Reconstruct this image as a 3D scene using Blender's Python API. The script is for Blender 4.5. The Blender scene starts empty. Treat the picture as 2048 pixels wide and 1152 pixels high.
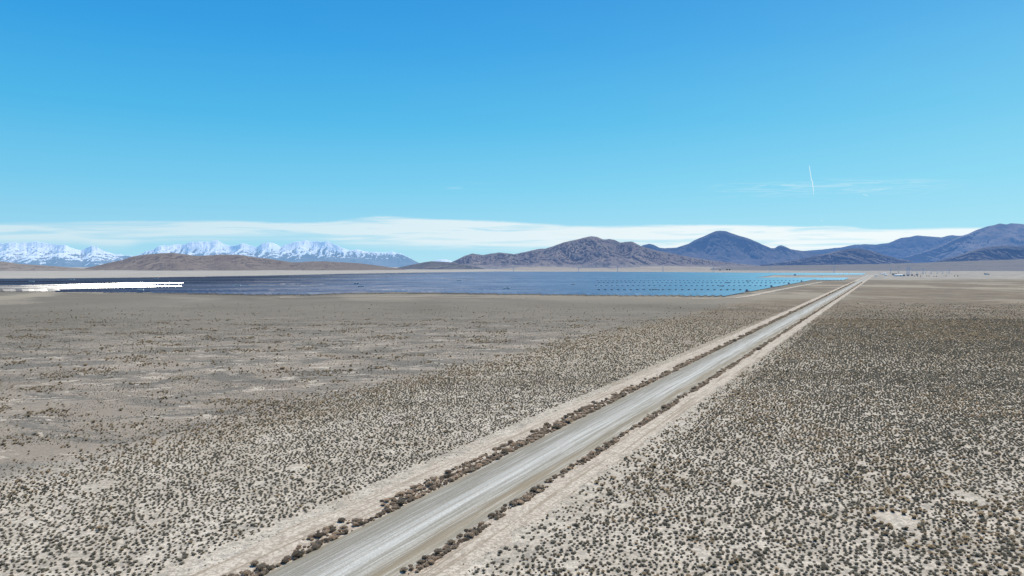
import bpy, math, random
import numpy as np
from mathutils import Vector

random.seed(7)
rng = np.random.default_rng(11)
scene = bpy.context.scene
COL = scene.collection

# ------------------------------------------------------------------ geometry of the place
H_CAM = 30.0                     # drone height above the plain
F = 1400.0                       # focal length in photo pixels (2048 wide)
PITCH = math.atan(43.0 / 1400.0)
TH = math.atan(749.0 / 1400.0)   # bearing of the gravel road, right of the view axis
CT, ST = math.cos(TH), math.sin(TH)
R0 = 47.1                        # distance of the road's centre line from the drone

def slope(y):
    """rise per metre of depth of the sight line through photo row y"""
    v = (576.0 - y) / F
    return (-math.sin(PITCH) + math.cos(PITCH) * v) / (math.cos(PITCH) + math.sin(PITCH) * v)
def depth(y):
    return -H_CAM / slope(y)
def g(x, y):
    """ground point seen at photo pixel x, y"""
    v = (576.0 - y) / F
    dy = math.cos(PITCH) + math.sin(PITCH) * v
    Y = depth(y)
    return ((x - 1024.0) / F / dy * Y, Y)
def rs(x, y):
    """road coordinates: r across (0 = centre line, + right), s along"""
    return x * CT - y * ST + R0, x * ST + y * CT
def xy(r, s):
    p = r - R0
    return p * CT + s * ST, -p * ST + s * CT

# ------------------------------------------------------------------ numpy noise
def _hash(ix, iy, seed):
    n = (ix.astype(np.int64) * 374761393 + iy.astype(np.int64) * 668265263 + seed * 974634777) & 0x7fffffff
    n = ((n ^ (n >> 13)) * 1274126177) & 0x7fffffff
    n = (n ^ (n >> 16)) & 0x7fffffff
    return n / float(0x7fffffff)
def vnoise(x, y, seed=0):
    x = np.asarray(x, float); y = np.asarray(y, float)
    x, y = np.broadcast_arrays(x, y)
    ix = np.floor(x); iy = np.floor(y)
    fx = x - ix; fy = y - iy
    ix = ix.astype(np.int64); iy = iy.astype(np.int64)
    def gr(a, b, dx, dy):
        h = _hash(a, b, seed) * 2 * math.pi
        return np.cos(h) * dx + np.sin(h) * dy
    u = fx * fx * fx * (fx * (fx * 6 - 15) + 10); v = fy * fy * fy * (fy * (fy * 6 - 15) + 10)
    a = gr(ix, iy, fx, fy); b = gr(ix + 1, iy, fx - 1, fy)
    c = gr(ix, iy + 1, fx, fy - 1); d = gr(ix + 1, iy + 1, fx - 1, fy - 1)
    return (a * (1 - u) + b * u) * (1 - v) + (c * (1 - u) + d * u) * v     # about -0.7..0.7
def fbm(x, y, o=4, seed=0, gain=.5):
    s = 0; a = 1
    for i in range(o):
        s = s + a * vnoise(x * 2 ** i, y * 2 ** i, seed + i * 17); a *= gain
    return s
def ridged(x, y, o=5, seed=0, gain=.62):
    s = 0; a = 1; tot = 0; w = 1
    for i in range(o):
        n = 1 - np.abs(vnoise(x * 2.07 ** i, y * 2.07 ** i, seed + i * 31)) * 2.0
        n = np.clip(n, 0, 1) ** 1.6 * w
        s = s + a * n; tot += a; a *= gain; w = np.clip(n * 1.4 + .25, 0, 1)
    return s / tot
def sstep(x, a, b):
    t = np.clip((x - a) / (b - a), 0, 1); return t * t * (3 - 2 * t)

# ------------------------------------------------------------------ object helpers
def tag(o, label=None, cat=None, group=None, kind=None):
    if label: o['label'] = label
    if cat: o['category'] = cat
    if group: o['group'] = group
    if kind: o['kind'] = kind
    return o
def link(name, me, mat=None, parent=None, smooth=False):
    o = bpy.data.objects.new(name, me); COL.objects.link(o)
    if mat:
        for m in (mat if isinstance(mat, (list, tuple)) else [mat]): me.materials.append(m)
    if parent: o.parent = parent
    if smooth:
        me.polygons.foreach_set('use_smooth', [True] * len(me.polygons))
    return o
def empty(name, loc, rz=0):
    o = bpy.data.objects.new(name, None); COL.objects.link(o)
    o.location = loc; o.rotation_euler = (0, 0, rz); o.empty_display_size = .5
    return o
def mesh_from(name, verts, faces, mi=None):
    me = bpy.data.meshes.new(name)
    verts = np.asarray(verts, dtype=np.float32).reshape(-1, 3)
    if isinstance(faces, np.ndarray):
        n, k = faces.shape
        me.vertices.add(len(verts)); me.vertices.foreach_set('co', verts.ravel())
        me.loops.add(n * k); me.loops.foreach_set('vertex_index', faces.astype(np.int32).ravel())
        me.polygons.add(n); me.polygons.foreach_set('loop_start', np.arange(0, n * k, k, dtype=np.int32))
        me.update(calc_edges=True)
    else:
        me.from_pydata([tuple(v) for v in verts], [], faces); me.update()
    me.polygons.foreach_set('use_smooth', [False] * len(me.polygons))
    if mi is not None: me.polygons.foreach_set('material_index', np.asarray(mi, dtype=np.int32))
    return me
def grid_mesh(name, X, Y, Z):
    n, m = X.shape
    v = np.stack([X, Y, Z], -1).reshape(-1, 3)
    i = np.arange(n * m).reshape(n, m)
    f = np.stack([i[:-1, :-1], i[:-1, 1:], i[1:, 1:], i[1:, :-1]], -1).reshape(-1, 4)
    return mesh_from(name, v, f)
def attr(me, name, vals):
    a = me.attributes.new(name, 'FLOAT', 'POINT'); a.data.foreach_set('value', np.asarray(vals, np.float32).ravel())

class MB:
    def __init__(s): s.v = []; s.f = []; s.m = []
    def box(s, c, d, rot=None, mi=0):
        b = len(s.v)
        for sx, sy, sz in ((-1,-1,-1),(1,-1,-1),(1,1,-1),(-1,1,-1),(-1,-1,1),(1,-1,1),(1,1,1),(-1,1,1)):
            p = Vector((sx*d[0]/2, sy*d[1]/2, sz*d[2]/2))
            if rot: p.rotate(rot)
            s.v.append((p.x+c[0], p.y+c[1], p.z+c[2]))
        for f in ((0,3,2,1),(4,5,6,7),(0,1,5,4),(1,2,6,5),(2,3,7,6),(3,0,4,7)):
            s.f.append(tuple(b+i for i in f)); s.m.append(mi)
        return s
    def bar(s, a, b, w, w2=None, n=4, mi=0):
        a = Vector(a); b = Vector(b); d = (b-a).normalized(); w2 = w if w2 is None else w2
        u = d.orthogonal().normalized(); v = d.cross(u); k = len(s.v)
        for p, ww in ((a, w), (b, w2)):
            for i in range(n):
                t = 2*math.pi*i/n
                q = p + (u*math.cos(t) + v*math.sin(t))*ww
                s.v.append(tuple(q))
        for i in range(n):
            j = (i+1) % n; s.f.append((k+i, k+j, k+n+j, k+n+i)); s.m.append(mi)
        s.f.append(tuple(k+n-1-i for i in range(n))); s.m.append(mi)
        s.f.append(tuple(k+n+i for i in range(n))); s.m.append(mi)
        return s
    def face(s, pts, mi=0):
        b = len(s.v); s.v += [tuple(p) for p in pts]; s.f.append(tuple(range(b, b+len(pts)))); s.m.append(mi)
        return s
    def build(s, name, mat, parent=None):
        me = bpy.data.meshes.new(name); me.from_pydata(s.v, [], s.f); me.update()
        me.polygons.foreach_set('material_index', s.m)
        return link(name, me, mat, parent)

# ------------------------------------------------------------------ node helpers
class NT:
    def __init__(s, tree): s.t = tree; s.n = tree.nodes; s.l = tree.links
    def new(s, typ, **kw):
        nd = s.n.new(typ)
        for k, v in kw.items(): setattr(nd, k, v)
        return nd
    def put(s, sock, val):
        if isinstance(val, bpy.types.NodeSocket): s.l.new(val, sock)
        elif isinstance(val, (tuple, list)) and len(val) == 3 and sock.type == 'RGBA': sock.default_value = (*val, 1)
        else: sock.default_value = val
    def m(s, op, a, b=0.0, c=0.0, clamp=False):
        nd = s.new('ShaderNodeMath', operation=op, use_clamp=clamp)
        s.put(nd.inputs[0], a); s.put(nd.inputs[1], b); s.put(nd.inputs[2], c); return nd.outputs[0]
    def step(s, x, a, b):
        nd = s.new('ShaderNodeMapRange', interpolation_type='SMOOTHSTEP')
        s.put(nd.inputs[0], x); s.put(nd.inputs[1], a); s.put(nd.inputs[2], b); return nd.outputs[0]
    def rng(s, x, a, b, c, d):
        nd = s.new('ShaderNodeMapRange'); 
        for i, v in enumerate((x, a, b, c, d)): s.put(nd.inputs[i], v)
        return nd.outputs[0]
    def mix(s, f, a, b, mode='MIX'):
        nd = s.new('ShaderNodeMix', data_type='RGBA', blend_type=mode)
        s.put(nd.inputs[0], f); s.put(nd.inputs[6], a); s.put(nd.inputs[7], b); return nd.outputs[2]
    def comb(s, x, y, z=0.0):
        nd = s.new('ShaderNodeCombineXYZ'); s.put(nd.inputs[0], x); s.put(nd.inputs[1], y); s.put(nd.inputs[2], z); return nd.outputs[0]
    def sep(s, v):
        nd = s.new('ShaderNodeSeparateXYZ'); s.put(nd.inputs[0], v); return nd.outputs
    def noise(s, vec, scale, detail=4, rough=.55, dist=0.0):
        nd = s.new('ShaderNodeTexNoise'); s.put(nd.inputs['Vector'], vec); s.put(nd.inputs['Scale'], scale)
        s.put(nd.inputs['Detail'], detail); s.put(nd.inputs['Roughness'], rough); s.put(nd.inputs['Distortion'], dist)
        return nd.outputs[0]
    def attr(s, name):
        nd = s.new('ShaderNodeAttribute', attribute_name=name); return nd.outputs['Fac']
    def pos(s): return s.new('ShaderNodeNewGeometry').outputs['Position']

def mat_base(name):
    m = bpy.data.materials.new(name); m.use_nodes = True
    t = NT(m.node_tree); t.n.clear(); return m, t
HAZE = (.20, .36, .66)
def finish(t, color, rough=.9, spec=.2, haze=None, hazecol=HAZE, bump=None, bstr=.3, bdist=1.0, **kw):
    p = t.new('ShaderNodeBsdfPrincipled')
    t.put(p.inputs['Base Color'], color); t.put(p.inputs['Roughness'], rough); t.put(p.inputs['Specular IOR Level'], spec)
    for k, v in kw.items(): t.put(p.inputs[k.replace('_', ' ')], v)
    if bump is not None:
        b = t.new('ShaderNodeBump'); t.put(b.inputs['Height'], bump); b.inputs['Strength'].default_value = bstr
        b.inputs['Distance'].default_value = bdist
        t.l.new(b.outputs[0], p.inputs['Normal'])
    sh = p.outputs[0]
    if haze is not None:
        e = t.new('ShaderNodeEmission'); t.put(e.inputs[0], hazecol)  # distance haze put into the surface as an emission mix
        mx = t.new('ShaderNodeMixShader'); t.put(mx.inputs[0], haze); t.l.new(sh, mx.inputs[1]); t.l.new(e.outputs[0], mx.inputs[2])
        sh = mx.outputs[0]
    o = t.new('ShaderNodeOutputMaterial'); t.l.new(sh, o.inputs[0])
def simple(name, col, rough=.8, var=.15, scale=8, haze=None, metallic=0.0, spec=.3):
    m, t = mat_base(name)
    n = t.noise(t.new('ShaderNodeTexCoord').outputs['Object'], scale)
    c = t.mix(n, tuple(x*(1-var) for x in col), tuple(min(1, x*(1+var)) for x in col))
    finish(t, c, rough, spec, haze=haze, Metallic=metallic)
    return m

# ------------------------------------------------------------------ sun, sky, camera
SUN_AZ, SUN_EL = math.radians(29), math.radians(56)
S = Vector((math.sin(SUN_AZ)*math.cos(SUN_EL), math.cos(SUN_AZ)*math.cos(SUN_EL), math.sin(SUN_EL)))
sl = bpy.data.lights.new('sun', 'SUN'); sl.energy = 4.7; sl.angle = math.radians(.53); sl.color = (1, .94, .83)
so = bpy.data.objects.new('sun', sl); COL.objects.link(so)
so.rotation_euler = (-S).to_track_quat('-Z', 'Y').to_euler(); so.location = (0, 0, 200)

def build_world():
    w = bpy.data.worlds.new('World'); scene.world = w; w.use_nodes = True
    t = NT(w.node_tree); t.n.clear()
    d = t.new('ShaderNodeTexCoord').outputs['Generated']
    x, y, z = t.sep(d)[:3]
    hor = t.m('SQRT', t.m('ADD', t.m('MULTIPLY', x, x), t.m('MULTIPLY', y, y)))
    e = t.m('DIVIDE', z, t.m('MAXIMUM', y, .05))        # slope against depth
    az = t.m('ARCTAN2', x, y)
    el = t.m('ARCTAN2', z, hor)
    sky = t.new('ShaderNodeTexSky', sky_type='NISHITA', sun_disc=False, sun_elevation=SUN_EL, sun_rotation=SUN_AZ,
                altitude=1500, air_density=1.0, dust_density=.4, ozone_density=1.6)
    skyc = t.mix(1.0, sky.outputs[0], (.10, .10, .10), 'MULTIPLY')
    # clear-day tones by elevation, a touch deeper to the left, paler to the right
    cr = t.new('ShaderNodeValToRGB'); r = cr.color_ramp
    t.put(cr.inputs[0], t.m('DIVIDE', el, math.radians(90)))
    stops = [(0.0, (.46, .80, .93)), (.035, (.34, .73, .91)), (.07, (.21, .66, .90)), (.125, (.090, .53, .86)),
             (.19, (.040, .395, .82)), (.26, (.022, .30, .75)), (.5, (.035, .19, .60)), (1.0, (.02, .11, .42))]
    while len(r.elements) < len(stops): r.elements.new(.5)
    for el_, (p, c) in zip(r.elements, stops): el_.position = p; el_.color = (*c, 1)
    base = t.mix(.06, cr.outputs[0], skyc)
    side = t.rng(az, -.62, .62, 0.0, 1.0)
    base = t.mix(t.m('MULTIPLY', t.m('SUBTRACT', 1.0, side), .5, clamp=True), base, (.72, .82, .92), 'MULTIPLY')
    lift = t.m('MULTIPLY', t.m('POWER', t.m('MAXIMUM', side, 0.0), 2.2), t.m('MULTIPLY', t.step(el, .62, .05), .24), clamp=True)
    base = t.mix(lift, base, (.47, .84, .93))
    # ---- thin cloud bank lying along the horizon
    top_pts = [(-200,444),(0,443),(80,444),(150,443),(250,441),(400,441),(480,440),(560,444),(650,443),(700,437),(770,432),(850,436),
               (1000,441),(1080,446),(1150,451),(1300,449),(1450,449),(1600,451),(1680,450),(1740,457),(1830,456),(1900,454),(2048,456),(2300,452)]
    bot_pts = [(-200,492),(0,492),(150,490),(230,497),(300,484),(420,482),(520,480),(620,480),(700,492),(800,497),(900,499),(1000,501),(1150,503),(1300,512),(1450,518),(1700,512),(2048,505),(2300,505)]
    def curve(pts, lo, hi):
        fc = t.new('ShaderNodeFloatCurve'); c = fc.mapping.curves[0]
        P = [(math.atan((px-1024)/F), slope(py)) for px, py in pts]
        a0, a1 = P[0][0], P[-1][0]
        for i, (a, s_) in enumerate(P):
            X = (a-a0)/(a1-a0); Yv = (s_-lo)/(hi-lo)
            if i == 0: c.points[0].location = (0, Yv)
            elif i == len(P)-1: c.points[1].location = (1, Yv)
            else: c.points.new(X, Yv)
        fc.mapping.update()
        t.put(fc.inputs['Value'], t.rng(az, a0, a1, 0, 1))
        return t.rng(fc.outputs[0], 0, 1, lo, hi)
    et = curve(top_pts, 0.0, .1); eb = curve(bot_pts, 0.0, .1)
    v1 = t.comb(t.m('MULTIPLY', az, 9.0), t.m('MULTIPLY', e, 70.0))
    st = t.noise(v1, 1.0, 6, .6, .6)
    v2 = t.comb(t.m('MULTIPLY', az, 60.0), t.m('MULTIPLY', e, 420.0))
    st2 = t.noise(v2, 1.0, 4, .6, .3)
    we = t.m('ADD', e, t.m('MULTIPLY', t.m('SUBTRACT', st, .5), .006))
    we = t.m('ADD', we, t.m('MULTIPLY', t.m('SUBTRACT', st2, .5), .0022))
    ctop = t.step(t.m('SUBTRACT', et, we), -.0010, .0042)
    cbot = t.step(t.m('SUBTRACT', we, eb), -.006, .012)
    body = t.rng(t.noise(t.comb(t.m('MULTIPLY', az, 6.0), t.m('MULTIPLY', e, 100.0), 3.0), 1.0, 5, .55, .8), .35, .50, .36, 1.0)
    thick = t.rng(az, -.45, .28, .66, .92)
    ca = t.m('MULTIPLY', t.m('MULTIPLY', ctop, cbot), t.m('MULTIPLY', body, thick), clamp=True)
    ca = t.m('MULTIPLY', ca, t.step(y, 0.0, .2))
    ccol = t.mix(t.rng(az, -.5, .45, 0, 1), (.76, .87, .91), (.92, .98, .99))
    c1 = t.mix(ca, base, ccol)
    # ---- faint wisps higher up on the right and a trace in the middle
    def wisp(x0, x1, y0, y1, sx, sy, amt, z0, cin, th0=.5, th1=.72):
        a0 = math.atan((x0-1024)/F); a1 = math.atan((x1-1024)/F); e0 = slope(y1); e1 = slope(y0)
        ma = t.m('MULTIPLY', t.step(az, a0, a0+.12), t.step(az, a1, a1-.10))
        ew = t.m('ADD', e, t.m('MULTIPLY', az, -.02))
        mid = (e0+e1)/2 - .02*(a0+a1)/2; half = (e1-e0)/2
        me = t.step(t.m('ABSOLUTE', t.m('SUBTRACT', ew, mid)), half, half*.2)
        nn = t.step(t.noise(t.comb(t.m('MULTIPLY', az, sx), t.m('MULTIPLY', ew, sy), z0), 1.0, 7, .62, 1.2), th0, th1)
        f = t.m('MULTIPLY', t.m('MULTIPLY', ma, me), t.m('MULTIPLY', nn, amt), clamp=True)
        f = t.m('MULTIPLY', f, t.step(y, 0.0, .2))
        return t.mix(f, cin, (.80, .93, .96))
    c2 = wisp(1360, 1960, 352, 400, 16, 190, .30, 1.5, c1, .43, .70)
    c3 = wisp(820, 1010, 362, 388, 22, 260, .30, 4.2, c2)
    bg = t.new('ShaderNodeBackground'); t.put(bg.inputs[0], c3); bg.inputs[1].default_value = 1.0
    o = t.new('ShaderNodeOutputWorld'); t.l.new(bg.outputs[0], o.inputs[0])
build_world()

cd = bpy.data.cameras.new('camera'); cam = bpy.data.objects.new('camera', cd); COL.objects.link(cam)
cam.location = (0, 0, H_CAM); cam.rotation_euler = (math.pi/2 - PITCH, 0, 0)
cd.sensor_width = 36; cd.lens = 36*F/2048; cd.clip_start = .5; cd.clip_end = 250000
scene.camera = cam
scene.view_settings.view_transform = 'Standard'; scene.view_settings.look = 'None'; scene.view_settings.exposure = 0
scene.render.engine = 'CYCLES'

# ------------------------------------------------------------------ ground
def ground_mat():
    m, t = mat_base('desert_soil')
    p = t.pos(); x, y, z = t.sep(p)[:3]
    r = t.m('ADD', t.m('SUBTRACT', t.m('MULTIPLY', x, CT), t.m('MULTIPLY', y, ST)), R0)
    s = t.m('ADD', t.m('MULTIPLY', x, ST), t.m('MULTIPLY', y, CT))
    dist = t.m('SQRT', t.m('ADD', t.m('MULTIPLY', x, x), t.m('MULTIPLY', y, y)))
    n_big = t.noise(p, .006, 5, .6, .5)
    n_mid = t.noise(p, .03, 5, .6, .4)
    n_25 = t.noise(t.comb(t.m('MULTIPLY', x, .62), y), .062, 6, .68, .8)
    n_10 = t.noise(p, .13, 5, .6, .6)
    n_1 = t.noise(p, .9, 5, .7)
    n_f = t.noise(p, 5.0, 4, .75)
    # shrub land near the road
    dense = t.mix(t.step(n_10, .35, .65), (.69, .60, .465), (.55, .47, .355))
    dense = t.mix(t.m('MULTIPLY', t.step(n_1, .46, .58), .48), dense, (.25, .225, .18))
    dense = t.mix(t.m('MULTIPLY', t.step(t.noise(p, .22, 5, .7, .5), .54, .64), .42), dense, (.25, .225, .18))
    dense = t.mix(t.m('MULTIPLY', t.step(n_25, .56, .66), .42), dense, (.22, .205, .17))
    fard = t.mix(t.step(n_mid, .35, .65), (.245, .185, .118), (.165, .128, .084))
    fard = t.mix(t.m('MULTIPLY', t.step(n_25, .54, .64), .7), fard, (.33, .28, .195))
    n_low = t.noise(t.comb(t.m('MULTIPLY', x, .5), y, 5.0), .014, 5, .65, .5)
    dark = t.mix(n_10, (.31, .25, .172), (.40, .325, .225))
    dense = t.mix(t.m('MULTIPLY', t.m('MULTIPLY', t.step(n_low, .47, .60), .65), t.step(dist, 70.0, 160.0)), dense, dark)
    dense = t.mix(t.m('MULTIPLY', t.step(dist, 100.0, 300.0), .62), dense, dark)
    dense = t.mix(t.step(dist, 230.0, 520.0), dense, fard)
    # bare old field on the left
    flat = t.mix(t.step(n_mid, .35, .65), (.30, .248, .184), (.39, .325, .245))
    flat = t.mix(t.m('MULTIPLY', t.step(n_1, .45, .7), .45), flat, (.19, .165, .135))
    grey = t.m('MULTIPLY', t.step(t.m('ADD', n_25, t.m('MULTIPLY', t.m('SUBTRACT', n_1, .5), .30)), .47, .55), .85)
    flat = t.mix(grey, flat, (.175, .160, .130))
    salt = t.m('MULTIPLY', t.step(t.noise(t.comb(t.m('MULTIPLY', x, .55), y, 8.0), .22, 5, .65, .6), .57, .63), t.step(dist, 520.0, 250.0))
    flat = t.mix(t.m('MULTIPLY', salt, .85), flat, (.60, .51, .39))
    olive = t.mix(t.step(n_big, .35, .65), (.175, .148, .105), (.235, .20, .148))
    olive = t.mix(t.m('MULTIPLY', t.step(n_10, .45, .6), .3), olive, (.17, .155, .12))
    flat = t.mix(t.step(dist, 230.0, 520.0), flat, olive)
    rw = t.m('ADD', r, t.m('MULTIPLY', t.m('SUBTRACT', n_25, .5), 22.0))
    c = t.mix(t.step(rw, -72.0, -52.0), flat, dense)
    # wide pale and dark bands farther out
    band = t.noise(t.comb(t.m('MULTIPLY', s, .0045), t.m('MULTIPLY', r, .0035)), 1.0, 5, .6, .4)
    bandm = t.step(dist, 450.0, 900.0)
    c = t.mix(t.m('MULTIPLY', bandm, t.m('MULTIPLY', t.step(band, .52, .60), .8)), c, (.40, .34, .245))
    c = t.mix(t.m('MULTIPLY', bandm, t.m('MULTIPLY', t.step(band, .47, .38), .6)), c, (.175, .155, .115))
    # pale flats beyond the solar field
    pale = t.mix(t.step(n_big, .4, .6), (.50, .45, .36), (.40, .36, .30))
    c = t.mix(t.step(y, 1450.0, 1900.0), c, pale)
    c = t.mix(t.m('MULTIPLY', t.m('MULTIPLY', t.step(y, 1500.0, 1900.0), t.step(x, -200.0, 600.0)), t.m('MULTIPLY', t.step(n_mid, .62, .40), .7)), c, (.24, .20, .17))
    n_3 = t.noise(p, 2.4, 4, .75)
    c = t.mix(t.m('MULTIPLY', t.step(n_3, .48, .58), .55), c, t.mix(.7, c, (.10, .088, .062)))
    c = t.mix(t.m('MULTIPLY', t.step(n_f, .35, .75), .40), c, t.mix(.5, c, (.10, .09, .07)))
    b = t.m('ADD', t.m('MULTIPLY', n_1, .25), t.m('MULTIPLY', n_f, .05))
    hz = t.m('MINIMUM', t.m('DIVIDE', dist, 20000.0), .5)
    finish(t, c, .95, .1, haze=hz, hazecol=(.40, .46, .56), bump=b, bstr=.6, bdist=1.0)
    return m
R_ = 90000.0
def ground_sheet():
    # one sheet, finer near the viewer, gently uneven, flat far out
    ax = np.concatenate([-np.geomspace(R_, 900, 12), np.linspace(-840, 840, 141), np.geomspace(900, R_, 12)])
    X, Y = np.meshgrid(ax, ax)
    r, s = rs(X, Y)
    Z = fbm(X/60, Y/60, 3, 5)*.22*(np.hypot(X, Y) < 850) * sstep(np.abs(r), 18, 60) - .03
    return grid_mesh('ground', X, Y, Z)
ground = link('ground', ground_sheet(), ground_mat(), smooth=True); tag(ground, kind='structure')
def ground_z(x, y):
    r, s = rs(x, y)
    return fbm(x/60, y/60, 3, 5)*.22*sstep(np.abs(r), 18, 60) - .03

# ------------------------------------------------------------------ road and sandy verges
def road_mat():
    m, t = mat_base('gravel')
    p = t.pos(); x, y, z = t.sep(p)[:3]
    r = t.m('ADD', t.m('SUBTRACT', t.m('MULTIPLY', x, CT), t.m('MULTIPLY', y, ST)), R0)
    s = t.m('ADD', t.m('MULTIPLY', x, ST), t.m('MULTIPLY', y, CT))
    st = t.noise(t.comb(t.m('MULTIPLY', r, 1.6), t.m('MULTIPLY', s, .02)), 1.0, 5, .65, .25)
    st2 = t.noise(t.comb(t.m('MULTIPLY', r, 5.0), t.m('MULTIPLY', s, .06), 7.0), 1.0, 4, .6, .2)
    pt = t.noise(t.comb(t.m('MULTIPLY', r, .5), t.m('MULTIPLY', s, .035), 3.0), 1.0, 5, .65, .8)
    gr = t.noise(p, 6.0, 4, .8)
    rr = t.m('ADD', r, t.m('MULTIPLY', t.m('SUBTRACT', pt, .5), 3.2))
    cr = t.new('ShaderNodeValToRGB'); e = cr.color_ramp
    t.put(cr.inputs[0], t.rng(rr, -5.6, 5.6, 0, 1))
    stops = [(0, (0.394, 0.336, 0.244)), (.07, (0.290, 0.255, 0.190)), (.28, (0.325, 0.307, 0.267)), (.40, (0.464, 0.447, 0.400)), (.50, (0.580, 0.563, 0.510)),
             (.61, (0.615, 0.597, 0.545)), (.68, (0.394, 0.371, 0.313)), (.76, (0.499, 0.470, 0.406)), (.85, (0.285, 0.220, 0.135)), (.92, (0.360, 0.307, 0.220)), (1, (0.545, 0.487, 0.394))]
    while len(e.elements) < len(stops): e.elements.new(.5)
    for el_, (q, c) in zip(e.elements, stops): el_.position = q; el_.color = (*c, 1)
    c = t.mix(t.m('MULTIPLY', t.step(st, .40, .62), .72), cr.outputs[0], (.25, .225, .17))
    c = t.mix(t.m('MULTIPLY', t.step(st2, .52, .68), .65), c, (.70, .68, .62))
    c = t.mix(t.m('MULTIPLY', t.step(gr, .40, .62), .62), c, t.mix(.6, c, (.12, .11, .09)))
    c = t.mix(1.0, c, (1.0, .985, .935), 'MULTIPLY')
    dist = t.m('SQRT', t.m('ADD', t.m('MULTIPLY', x, x), t.m('MULTIPLY', y, y)))
    finish(t, c, .9, .2, haze=t.m('MINIMUM', t.m('DIVIDE', dist, 16000.0), .4), hazecol=(.38, .45, .58), bump=gr, bstr=.5, bdist=.05)
    return m
def sand_mat(name, warm=0.0):
    m, t = mat_base(name)
    p = t.pos(); x, y, z = t.sep(p)[:3]
    r = t.m('ADD', t.m('SUBTRACT', t.m('MULTIPLY', x, CT), t.m('MULTIPLY', y, ST)), R0)
    s = t.m('ADD', t.m('MULTIPLY', x, ST), t.m('MULTIPLY', y, CT))
    n = t.noise(p, .35, 5, .7); n2 = t.noise(p, 2.2, 5, .75)
    c = t.mix(t.step(n, .35, .65), (.66, .57, .44), (.52, .44, .335))
    st = t.noise(t.comb(t.m('MULTIPLY', r, 1.6), t.m('MULTIPLY', s, .03)), 1.0, 4, .6, .2)
    c = t.mix(t.m('MULTIPLY', t.step(st, .50, .62), .7), c, (.31, .235, .155))
    c = t.mix(t.m('MULTIPLY', t.step(n2, .46, .54), .6), c, (.26, .21, .15))
    dist = t.m('SQRT', t.m('ADD', t.m('MULTIPLY', x, x), t.m('MULTIPLY', y, y)))
    finish(t, c, .95, .1, haze=t.m('MINIMUM', t.m('DIVIDE', dist, 16000.0), .4), hazecol=(.38, .45, .58), bump=n2, bstr=.5, bdist=.2)
    return m
def strip(name, mat, rlist, zlist, jl, jr, seed, s0=-60, s1=2750, kind='structure'):
    """a ribbon along the road bearing: cross-section rlist/zlist, its two edges ragged by jl, jr metres"""
    ss = np.concatenate([np.arange(s0, 500, 1.2), np.arange(500, 1200, 4), np.arange(1200, s1, 12)])
    n = len(rlist); Rr = np.tile(np.array(rlist, float), (len(ss), 1)); Z = np.tile(np.array(zlist, float), (len(ss), 1))
    a = fbm(ss/9, ss*0+seed, 5, seed, .7); b = fbm(ss/9, ss*0+seed+50, 5, seed+9, .7)
    w = np.linspace(1, 0, n)[None, :] ** 2
    Rr = Rr + jl*a[:, None]*w + jr*b[:, None]*(w[:, ::-1])
    # the slight bend where the road leaves the plain
    X, Y = xy(Rr, ss[:, None])
    Z = Z + (fbm(X/5, Y/5, 2, 3)*.04)*(np.abs(w-.5) < .45)
    o = link(name, grid_mesh(name, X, Y, Z), mat, smooth=True); tag(o, kind=kind); return o
sandm = sand_mat('pale_sand')
strip('gravel_road', road_mat(), [-5.9, -5.3, -4.6, -2.5, 0, 2.5, 4.6, 5.3, 5.9], [.0, .16, .32, .40, .45, .40, .32, .16, .0], .25, .25, 3)
strip('sandy_verge', sandm, [-12.6, -11.6, -10.6, -9.4, -8, -6.2, -5.6], [-.01, .05, .12, .10, .04, -.0, -.02], 1.3, .1, 21)
strip('sandy_verge', sandm, [5.6, 6.5, 7.2, 8.0, 8.8, 9.8, 10.8], [-.02, .0, .06, .22, .16, .06, -.01], .1, 1.6, 41)

# ------------------------------------------------------------------ shrubs
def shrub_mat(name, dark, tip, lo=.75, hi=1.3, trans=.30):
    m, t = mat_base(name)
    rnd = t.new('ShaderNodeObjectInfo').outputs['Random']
    c = t.mix(t.attr('tip'), dark, tip)  # pale tips and dark base: own tone plus painted lit top and inner shade
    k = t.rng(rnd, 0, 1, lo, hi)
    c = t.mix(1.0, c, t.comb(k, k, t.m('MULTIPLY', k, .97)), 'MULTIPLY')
    d = t.new('ShaderNodeBsdfDiffuse'); t.l.new(c, d.inputs[0])
    tr = t.new('ShaderNodeBsdfTranslucent'); t.l.new(c, tr.inputs[0])
    mx = t.new('ShaderNodeMixShader'); t.put(mx.inputs[0], trans); t.l.new(d.outputs[0], mx.inputs[1]); t.l.new(tr.outputs[0], mx.inputs[2])
    o = t.new('ShaderNodeOutputMaterial'); t.l.new(mx.outputs[0], o.inputs[0])
    return m
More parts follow.
